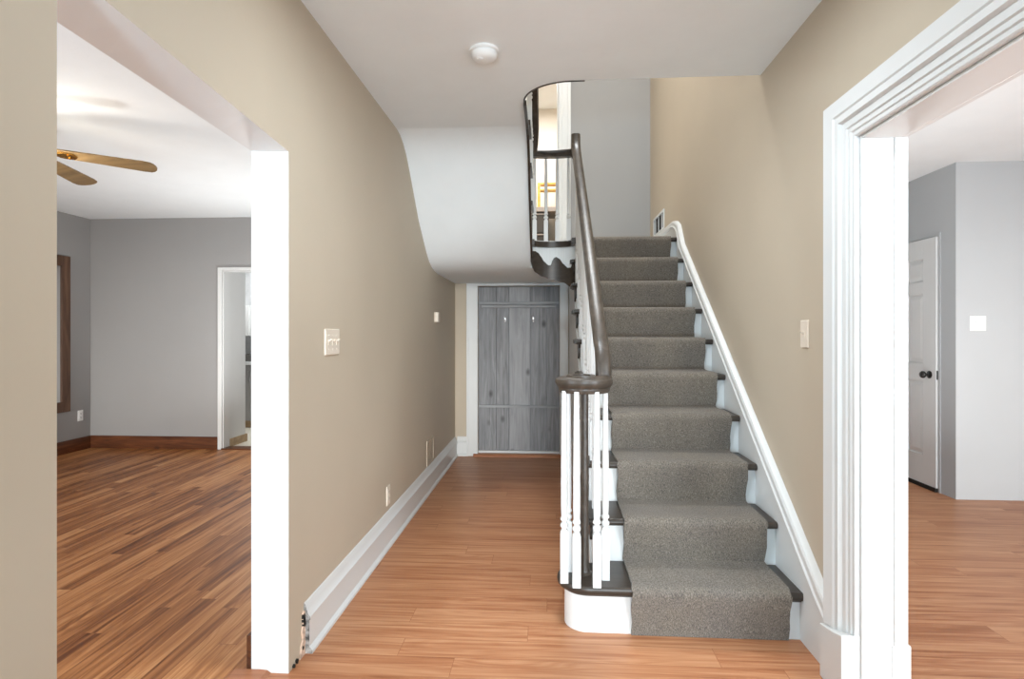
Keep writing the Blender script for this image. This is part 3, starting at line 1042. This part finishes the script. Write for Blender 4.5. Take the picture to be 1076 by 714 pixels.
# kitchen doorway casing
b = MB()
b.box(KX0 - 0.045, KX0, YFR - 0.018, YFR - 0.0005, 0, KZ + 0.03)
b.box(KX1, KX1 + 0.045, YFR - 0.018, YFR - 0.0005, 0, KZ + 0.03)
b.box(KX0, KX1, YFR - 0.018, YFR - 0.0005, KZ, KZ + 0.03)
b.box(KX0, KX0 + 0.012, YFR, YFR + 0.12, 0, KZ)
b.box(KX0, KX1, YFR, YFR + 0.12, KZ - 0.012, KZ)
struct(b.build('trim_9', M['white'], bevel=0.003), 'thin white casing of the doorway in the far grey wall', 'trim')
b = MB(); b.box(KX0, KX1, YFR - 0.03, YFR + 0.12, 0, 0.012)
struct(b.build('trim_10', M['brown']), 'dark threshold of the doorway in the far grey wall', 'trim')

# window in the left room
wn = bpy.data.objects.new('window_1', None); C.objects.link(wn); wn.location = (LX, WY0, WZ0)
bpy.context.view_layer.update()
struct(wn, 'brown wood framed window in the left room', 'window')
b = MB()
b.box(LX, LX + 0.022, WY1 - 0.005, WY1 + 0.1, WZ0 - 0.1, WZ1 + 0.1)
b.box(LX, LX + 0.022, WY0 - 0.1, WY0 + 0.005, WZ0 - 0.1, WZ1 + 0.1)
b.box(LX, LX + 0.022, WY0, WY1, WZ1 - 0.005, WZ1 + 0.1)
b.box(LX, LX + 0.022, WY0, WY1, WZ0 - 0.1, WZ0 + 0.005)
b.build('window_casing', M['brownz'], wn, bevel=0.003)
b = MB()
for z0, z1 in ((WZ0, WZ0 + 0.06), (WZ1 - 0.05, WZ1), ((WZ0 + WZ1) / 2 - 0.025, (WZ0 + WZ1) / 2 + 0.025)):
    b.box(LX - 0.08, LX - 0.045, WY0, WY1, z0, z1)
for y0, y1 in ((WY0, WY0 + 0.05), (WY1 - 0.05, WY1)):
    b.box(LX - 0.08, LX - 0.045, y0, y1, WZ0, WZ1)
b.build('sash', M['white'], wn, bevel=0.003)
b = MB(); b.box(LX - 0.066, LX - 0.060, WY0 + 0.02, WY1 - 0.02, WZ0 + 0.02, WZ1 - 0.02)
b.build('glass_pane', M['glass'], wn)

# landing doorway casing
b = MB()
b.box(UX1, UX1 + 0.125, YU - 0.022, YU - 0.0005, 2.0, UZ + 0.12)
b.box(UX1 + 0.09, UX1 + 0.125, YU - 0.034, YU - 0.022, 2.0, UZ + 0.12)
b.box(UX1 + 0.03, UX1 + 0.05, YU - 0.028, YU - 0.022, 2.0, UZ + 0.12)
b.box(UX0 - 0.125, UX0, YU - 0.022, YU - 0.0005, 2.0, UZ + 0.12)
b.box(UX0, UX1, YU - 0.022, YU - 0.0005, UZ, UZ + 0.12)
b.box(UX1 - 0.014, UX1, YU, YU + 0.12, 2.0, UZ)
struct(b.build('trim_11', M['white'], bevel=0.003), 'white casing of the doorway off the landing', 'trim')

# bedroom shell beyond the landing door
b = MB()
b.box(-1.7, 1.4, 8.2, 8.3, 2.0, 4.45)
struct(b.build('wall_bedroom_far', M['cream']), 'bright cream wall of the room off the landing', 'wall')
b = MB(); b.box(-1.8, -1.7, 6.07, 8.3, 2.0, 4.45)
struct(b.build('wall_bedroom_left', M['cream']), 'left wall of the room off the landing', 'wall')
b = MB(); b.box(1.4, 1.5, 6.07, 8.3, 2.0, 4.45)
struct(b.build('wall_bedroom_right', M['cream']), 'right wall of the room off the landing', 'wall')
b = MB(); b.box(-1.8, 1.5, 6.07, 8.3, 4.45, 4.55)
struct(b.build('ceiling_bedroom', M['ceil']), 'ceiling of the room off the landing', 'ceiling')

# kitchen shell
b = MB(); b.box(-3.59, KX0, YFR + 0.12, 6.33, 0, 2.47)
struct(b.build('wall_kitchen_return', M['white']), 'white return wall just inside the kitchen doorway', 'wall')
b = MB(); b.box(KX0, KX0 + 0.016, YFR + 0.13, 6.33, 0, 0.085); b.box(-3.59, KX0 + 0.016, 6.33, 6.345, 0, 0.085)
struct(b.build('baseboard_kitchen', M['tan']), 'tan baseboard under the white kitchen return wall', 'baseboard')
b = MB(); b.box(-5.1, -2.0, 7.82, 7.9, 0, 2.47)
struct(b.build('wall_kitchen_far', M['splash']), 'pale kitchen wall behind the counter', 'wall')
b = MB(); b.box(-5.1, -2.0, YFR + 0.12, 7.9, 2.47, 2.55)
struct(b.build('ceiling_kitchen', M['ceil']), 'kitchen ceiling', 'ceiling')
b = MB(); b.box(-5.1, -5.0, YFR + 0.12, 7.9, 0, 2.47)
struct(b.build('wall_kitchen_left', M['grey']), 'left kitchen wall', 'wall')
b = MB(); b.box(-2.1, -2.0, YFR + 0.12, 7.9, 0, 2.47)
struct(b.build('wall_kitchen_right', M['grey']), 'right kitchen wall', 'wall')

# ------------------------------------------------------------------ six panel door in the right room
DY0, DY1 = 4.64, 5.46
d2 = bpy.data.objects.new('door_2', None); C.objects.link(d2); d2.location = (RX, DY0, 0)
bpy.context.view_layer.update()
struct(d2, 'white six panel door with a black knob in the right room', 'door')
b = MB()
fx = RX - 0.0185
b.box(fx + 0.0155, RX - 0.0005, DY0, DY1, 0.03, 1.99)
W = DY1 - DY0
cols = [(DY0 + 0.155, DY0 + W / 2 - 0.06), (DY0 + W / 2 + 0.06, DY1 - 0.155)]
rows = [(0.26, 0.855), (0.995, 1.55), (1.65, 1.835)]
ycuts = [DY0, cols[0][0], cols[0][1], cols[1][0], cols[1][1], DY1]
for y0, y1 in ((DY0, cols[0][0]), (cols[0][1], cols[1][0]), (cols[1][1], DY1)):
    b.box(fx, fx + 0.016, y0, y1, 0.03, 1.99)
zc = [0.03, 0.26, 0.855, 0.995, 1.55, 1.65, 1.835, 1.99]
for y0, y1 in cols:
    for i in (0, 2, 4, 6):
        b.box(fx, fx + 0.016, y0, y1, zc[i], zc[i + 1])
b.build('door_slab', M['white'], d2, bevel=0.003)
for y0, y1 in cols:
    for z0, z1 in rows:
        b = MB()
        g = 0.042
        b.loops([[(fx + 0.0154, y0 + 0.008, z0 + 0.008), (fx + 0.0154, y1 - 0.008, z0 + 0.008), (fx + 0.0154, y1 - 0.008, z1 - 0.008), (fx + 0.0154, y0 + 0.008, z1 - 0.008)],
                 [(fx + 0.0045, y0 + g, z0 + g), (fx + 0.0045, y1 - g, z0 + g), (fx + 0.0045, y1 - g, z1 - g), (fx + 0.0045, y0 + g, z1 - g)]])
        b.build('panel', M['white'], d2)
b = MB()
ky, kz = DY0 + 0.075, 0.91
b.lathe([(0.030, fx), (0.030, fx - 0.005), (0.012, fx - 0.010), (0.011, fx - 0.03), (0.020, fx - 0.036), (0.028, fx - 0.046), (0.028, fx - 0.058), (0.020, fx - 0.068), (0.004, fx - 0.072)], (0, ky, kz), 20, 'x')
b.build('knob', M['black'], d2, smooth=40)
b = MB(); b.box(fx + 0.003, fx + 0.016, DY0 - 0.003, DY0 + 0.001, kz - 0.035, kz + 0.035)
b.build('latch_plate', M['black'], d2)
b = MB(); b.box(RX - 0.03, RX + 0.0, DY0 - 0.004, DY1, 0, 0.028)
b.build('threshold', M['slot'], d2)
b = MB()
b.box(RX - 0.007, RX - 0.0005, DY0 - 0.028, DY0 - 0.006, 0, 2.02)
b.box(RX - 0.007, RX - 0.0005, DY0 - 0.006, DY1 + 0.03, 1.995, 2.02)
b.box(RX - 0.007, RX - 0.0005, DY1 + 0.005, DY1 + 0.03, 0, 1.995)
struct(b.build('trim_12', M['coolgrey']), 'narrow grey painted frame around the six panel door', 'trim')

# ------------------------------------------------------------------ ceiling fan
FX, FY, FZ = -2.837, 2.88, 2.2
fan = thing('ceiling_fan', (FX, FY, 2.47), 'brass ceiling fan with oak blades under the left room ceiling', 'ceiling fan')
b = MB(); b.lathe([(0.07, 2.47), (0.075, 2.45), (0.05, 2.41), (0.014, 2.40), (0.014, 2.30)], (FX, FY, 0), 24)
b.build('downrod', M['brass'], fan, smooth=40)
b = MB(); b.lathe([(0.02, 2.31), (0.09, 2.30), (0.115, 2.27), (0.115, 2.22), (0.09, 2.19), (0.04, 2.18)], (FX, FY, 0), 28)
b.build('motor_housing', M['brass'], fan, smooth=40)
for k in range(5):
    th = R(28.9 + 72 * k)
    Rm = Matrix.Translation((FX, FY, FZ + 0.035)) @ Matrix.Rotation(th, 4, 'Z') @ Matrix.Rotation(R(3.2), 4, 'Y') @ Matrix.Rotation(R(-11), 4, 'X')
    b = MB()
    out = [(0.17, -0.048), (0.57, -0.064)]
    for i in range(1, 8):
        a = R(-90 + 180 * i / 8)
        out.append((0.59 + 0.05 * math.cos(a), 0.064 * math.sin(a)))
    out += [(0.57, 0.064), (0.17, 0.048)]
    b.prism(out, 'z', -0.004, 0.004)
    b.bm.transform(Rm)
    bl = b.build('blade', M['blade'], fan, bevel=0.002)
    b = MB()
    b.prism([(0.08, -0.014), (0.16, -0.016), (0.2, -0.034), (0.245, -0.03), (0.262, 0), (0.245, 0.03), (0.2, 0.034), (0.16, 0.016), (0.08, 0.014)], 'z', -0.012, -0.0045)
    b.lathe([(0.008, -0.017), (0.008, -0.012)], (0.225, 0.016, 0), 10)
    b.lathe([(0.008, -0.017), (0.008, -0.012)], (0.225, -0.016, 0), 10)
    b.bm.transform(Rm)
    b.build('blade_bracket', M['brass'], bl, bevel=0.001)
b = MB(); b.lathe([(0.03, 2.18), (0.055, 2.17), (0.06, 2.14), (0.05, 2.12)], (FX, FY, 0), 24)
b.build('light_fitter', M['brass'], fan, smooth=40)
b = MB(); b.lathe([(0.05, 2.12), (0.085, 2.095), (0.10, 2.05), (0.085, 2.005), (0.045, 1.98), (0.005, 1.928)], (FX, FY, 0), 28)
b.build('lamp_globe', M['bulb'], fan, smooth=60)
point('fan_lamp', (FX + 0.14, FY - 0.02, 2.06), 4, 0.05)

# ------------------------------------------------------------------ smoke detector
sd = thing('smoke_detector', (-0.289, 2.55, ZC), 'round white smoke detector on the hall ceiling', 'smoke detector')
b = MB(); b.lathe([(0.066, ZC), (0.066, ZC - 0.010), (0.062, ZC - 0.013)], (-0.289, 2.55, 0), 36)
b.build('base_plate', M['wplate'], sd, smooth=40)
b = MB(); b.lathe([(0.050, ZC - 0.012), (0.058, ZC - 0.016), (0.058, ZC - 0.028), (0.050, ZC - 0.040), (0.034, ZC - 0.045), (0.004, ZC - 0.046)], (-0.289, 2.55, 0), 36)
b.build('cover', M['wplate'], sd, smooth=40)
b = MB(); b.lathe([(0.014, ZC - 0.044), (0.014, ZC - 0.049), (0.010, ZC - 0.051), (0.002, ZC - 0.051)], (-0.306, 2.533, 0), 20)
b.build('test_button', M['wplate'], sd, smooth=40)


# ------------------------------------------------------------------ switches, outlets, vents
def plate(name, label, cat, pos, normal, wid, hei, kind, n=1, mat='plate'):
    """wall plate centred at pos; normal is the wall normal ('+x','-x','-y')"""
    px, py, pz = pos
    t = thing(name, pos, label, cat)

    def P(u, v, d):               # u along the wall, v up, d out of the wall
        return {'+x': (px + d, py + u, pz + v), '-x': (px - d, py - u, pz + v), '-y': (px + u, py - d, pz + v)}[normal]

    def slab(bb, u0, u1, v0, v1, d0, d1, inset=0.0):
        rings = [[P(u0, v0, d0), P(u1, v0, d0), P(u1, v1, d0), P(u0, v1, d0)],
                 [P(u0 + inset, v0 + inset, d1), P(u1 - inset, v0 + inset, d1), P(u1 - inset, v1 - inset, d1), P(u0 + inset, v1 - inset, d1)]]
        bb.loops(rings)
    b = MB(); slab(b, -wid / 2, wid / 2, -hei / 2, hei / 2, 0.0005, 0.007, 0.004)
    b.build('cover_plate', M[mat], t, bevel=0.0015)
    for i in range(n):
        u = (i - (n - 1) / 2) * 0.046
        if kind == 'toggle':
            b = MB()
            slab(b, u - 0.0065, u + 0.0065, -0.013, 0.013, 0.0065, 0.0085)
            b.build('toggle_collar', M[mat], t)
            b = MB()
            b.loops([[P(u - 0.004, 0.000, 0.007), P(u + 0.004, 0.000, 0.007), P(u + 0.004, 0.009, 0.007), P(u - 0.004, 0.009, 0.007)],
                     [P(u - 0.0035, 0.010, 0.021), P(u + 0.0035, 0.010, 0.021), P(u + 0.0035, 0.015, 0.020), P(u - 0.0035, 0.015, 0.020)]])
            b.build('toggle', M[mat], t)
            for v in (-0.03, 0.03):
                b = MB(); slab(b, u - 0.003, u + 0.003, v - 0.003, v + 0.003, 0.0065, 0.0078)
                b.build('screw', M[mat], t)
        elif kind == 'rocker':
            b = MB(); slab(b, u - 0.0165, u + 0.0165, -0.033, 0.033, 0.0065, 0.010, 0.002)
            b.build('rocker', M[mat], t)
        elif kind == 'outlet':
            for v in (-0.02, 0.02):
                b = MB(); slab(b, u - 0.0165, u + 0.0165, v - 0.0145, v + 0.0145, 0.0065, 0.009, 0.002)
                s = b.build('socket', M[mat], t)
                b = MB()
                slab(b, u - 0.008, u - 0.005, v - 0.002, v + 0.008, 0.0088, 0.0094)
                slab(b, u + 0.005, u + 0.008, v - 0.002, v + 0.008, 0.0088, 0.0094)
                slab(b, u - 0.003, u + 0.003, v - 0.010, v - 0.005, 0.0088, 0.0094)
                b.build('slots', M['slot'], s)
    return t


plate('light_switch', 'ivory triple light switch on the left beige wall', 'light switch', (XL, 2.43, 1.2), '+x', 0.165, 0.115, 'toggle', 3)
plate('light_switch', 'single ivory light switch on the right beige wall beside the doorway casing', 'light switch', (XR, 2.392, 1.235), '-x', 0.07, 0.115, 'toggle', 1)
plate('light_switch', 'white double light switch on the pale grey right room wall', 'light switch', (3.175, RY, 1.31), '-y', 0.115, 0.112, 'toggle', 2, 'wplate')
plate('power_outlet', 'ivory power outlet low on the left beige wall above the baseboard', 'power outlet', (XL, 3.30, 0.285), '+x', 0.07, 0.115, 'outlet')
plate('power_outlet', 'white power outlet low on the left room wall by the corner', 'power outlet', (LX, 5.735, 0.364), '+x', 0.07, 0.115, 'outlet', 1, 'wplate')

th = thing('door_chime', (XL, 4.71, 1.37), 'small ivory box mounted on the left beige wall near the soffit', 'wall box')
b = MB(); b.box(XL + 0.0005, XL + 0.004, 4.665, 4.755, 1.325, 1.415); b.build('backplate', M['plate'], th)
b = MB(); b.box(XL + 0.004, XL + 0.032, 4.67, 4.75, 1.33, 1.41); b.build('cover', M['plate'], th, bevel=0.004)


def vent(name, label, normal, x, y0, y1, z0, z1, fmat, slotmat, bars, vertical=True, dp=0.012):
    t = thing(name, (x, (y0 + y1) / 2, z0), label, 'air vent')
    sg = 1 if normal == '+x' else -1

    def bx(b, a, c, ya, yb, za, zb):
        b.box(min(x + sg * a, x + sg * c), max(x + sg * a, x + sg * c), ya, yb, za, zb)
    f = 0.02
    b = MB(); bx(b, 0.0005, 0.003, y0 + 0.005, y1 - 0.005, z0 + 0.005, z1 - 0.005); b.build('duct_backing', M[slotmat], t)
    b = MB()
    bx(b, 0.0005, dp, y0, y0 + f, z0, z1); bx(b, 0.0005, dp, y1 - f, y1, z0, z1)
    bx(b, 0.0005, dp, y0 + f, y1 - f, z0, z0 + f); bx(b, 0.0005, dp, y0 + f, y1 - f, z1 - f, z1)
    b.build('frame', M[fmat], t, bevel=0.002)
    for i in range(bars):
        b = MB()
        if vertical:
            c = y0 + f + (y1 - y0 - 2 * f) * (i + 0.5) / bars
            bx(b, 0.003, dp - 0.002, c - 0.004, c + 0.004, z0 + f, z1 - f)
        else:
            c = z0 + f + (z1 - z0 - 2 * f) * (i + 0.5) / bars
            bx(b, 0.003, dp - 0.002, y0 + f, y1 - f, c - 0.003, c + 0.003)
        b.build('louvre', M[fmat], t)
    return t


vent('air_vent', 'beige painted air vent low on the left wall near the far end of the hall', '+x', XL, 4.36, 4.62, 0.20, 0.40, 'beige', 'beige', 8, False, 0.007)
vent('air_vent', 'white framed air vent with dark slots at the top of the stairs', '-x', XR, 5.22, 5.72, 2.175, 2.36, 'white', 'slot', 3)

# ------------------------------------------------------------------ kitchen furniture glimpsed through the far doorway
kc = thing('base_cabinet', (-3.9, 7.2, 0), 'pale grey kitchen base cabinet seen through the far doorway', 'cabinet')
b = MB(); b.box(-4.7, -3.0, 7.22, 7.81, 0.09, 0.82); b.build('carcass', M['grey'], kc)
b = MB(); b.box(-4.7, -3.0, 7.24, 7.8, 0, 0.09); b.build('toe_kick', M['tan'], kc)
for i in range(4):
    x = -4.7 + 0.425 * i
    b = MB(); b.box(x + 0.006, x + 0.419, 7.20, 7.2195, 0.10, 0.81); dd = b.build('door', M['grey'], kc, bevel=0.003)
    b = MB(); b.box(x + 0.37, x + 0.38, 7.175, 7.20, 0.6, 0.74); b.build('handle', M['metal'], dd)
b = MB(); b.box(-4.72, -2.98, 7.16, 7.815, 0.822, 0.86)
tag(b.build('worktop', M['white'], bevel=0.004), 'white kitchen worktop seen through the far doorway', 'worktop')
uc = thing('wall_cabinet', (-4.3, 7.5, 1.24), 'white kitchen wall cabinet seen through the far doorway', 'cabinet')
b = MB(); b.box(-4.62, -3.90, 7.22, 7.81, 1.20, 1.60); b.build('carcass', M['white'], uc)
for x0, x1 in ((-4.615, -4.27), (-4.26, -3.905)):
    b = MB(); b.box(x0, x1, 7.20, 7.2195, 1.205, 1.595); b.build('door', M['white'], uc, bevel=0.003)
for z, w_ in ((1.37, 'lower'), (1.56, 'middle'), (1.74, 'upper')):
    b = MB(); b.box(-3.89, -3.1, 7.52, 7.82, z, z + 0.03)
    b.box(-3.86, -3.83, 7.56, 7.82, z - 0.10, z)
    tag(b.build('wall_shelf', M['white'], bevel=0.003), '%s of the three white kitchen shelves seen through the far doorway' % w_, 'shelf', 'kitchen wall shelves')
tr = thing('toaster', (-3.93, 7.4, 0.86), 'dark grey toaster on the white kitchen worktop', 'toaster')
b = MB(); b.box(-4.05, -3.88, 7.26, 7.5, 0.861, 0.955); b.build('body', M['charcoal'], tr, bevel=0.02)
for y in (7.31, 7.40):
    b = MB(); b.box(-4.03, -3.9, y, y + 0.02, 0.95, 0.957); b.build('slot', M['slot'], tr)
b = MB(); b.box(-3.88, -3.865, 7.37, 7.40, 0.915, 0.935); b.build('lever', M['metal'], tr)
kt = MB(); kt.lathe([(0.06, 0.861), (0.065, 0.88), (0.062, 1.0), (0.045, 1.06), (0.02, 1.085), (0.02, 1.12), (0.004, 1.125)], (-3.77, 7.3, 0), 20)
tag(kt.build('bottle', M['black'], smooth=40), 'black bottle standing on the white kitchen worktop', 'bottle')

# ------------------------------------------------------------------ furniture in the room off the landing
dk = thing('desk', (-0.05, 7.75, 2.0), 'dark desk with drawers in the bright room off the landing', 'desk')
b = MB(); b.box(-0.36, 0.62, 7.62, 8.12, 2.86, 2.92); b.build('desk_top', M['desktop'], dk, bevel=0.004)
b = MB(); b.box(-0.30, 0.0, 7.66, 8.1, 2.02, 2.86); b.build('drawer_unit', M['charcoal'], dk)
for i in range(3):
    z0 = 2.04 + 0.272 * i
    b = MB(); b.box(-0.29, -0.01, 7.64, 7.6595, z0, z0 + 0.25); dr = b.build('drawer', M['charcoal'], dk, bevel=0.003)
    b = MB(); b.box(-0.28, -0.02, 7.63, 7.64, z0 + 0.235, z0 + 0.25); b.build('drawer_edge', M['desktop'], dr)
for z in (2.06, 2.42):
    b = MB(); b.box(0.0, 0.58, 7.68, 8.1, z, z + 0.05); b.build('shelf', M['charcoal'], dk)
for x in (0.55, -0.34):
    for y in (7.64, 8.06):
        b = MB(); b.box(x, x + 0.04, y, y + 0.04, 2.0, 2.86); b.build('leg', M['charcoal'], dk)
fr = thing('shelf_unit', (-0.05, 7.9, 2.92), 'honey pine open shelf unit standing on the desk', 'shelf')
for x in (-0.155, 0.36):
    b = MB(); b.box(x, x + 0.035, 7.84, 7.96, 2.921, 3.30); b.build('side_panel', M['yellow'], fr)
b = MB(); b.box(-0.12, 0.36, 7.84, 7.96, 3.275, 3.30); b.build('top_panel', M['yellow'], fr)
b = MB(); b.box(-0.12, 0.36, 7.84, 7.96, 3.195, 3.215); b.build('shelf', M['yellow'], fr)
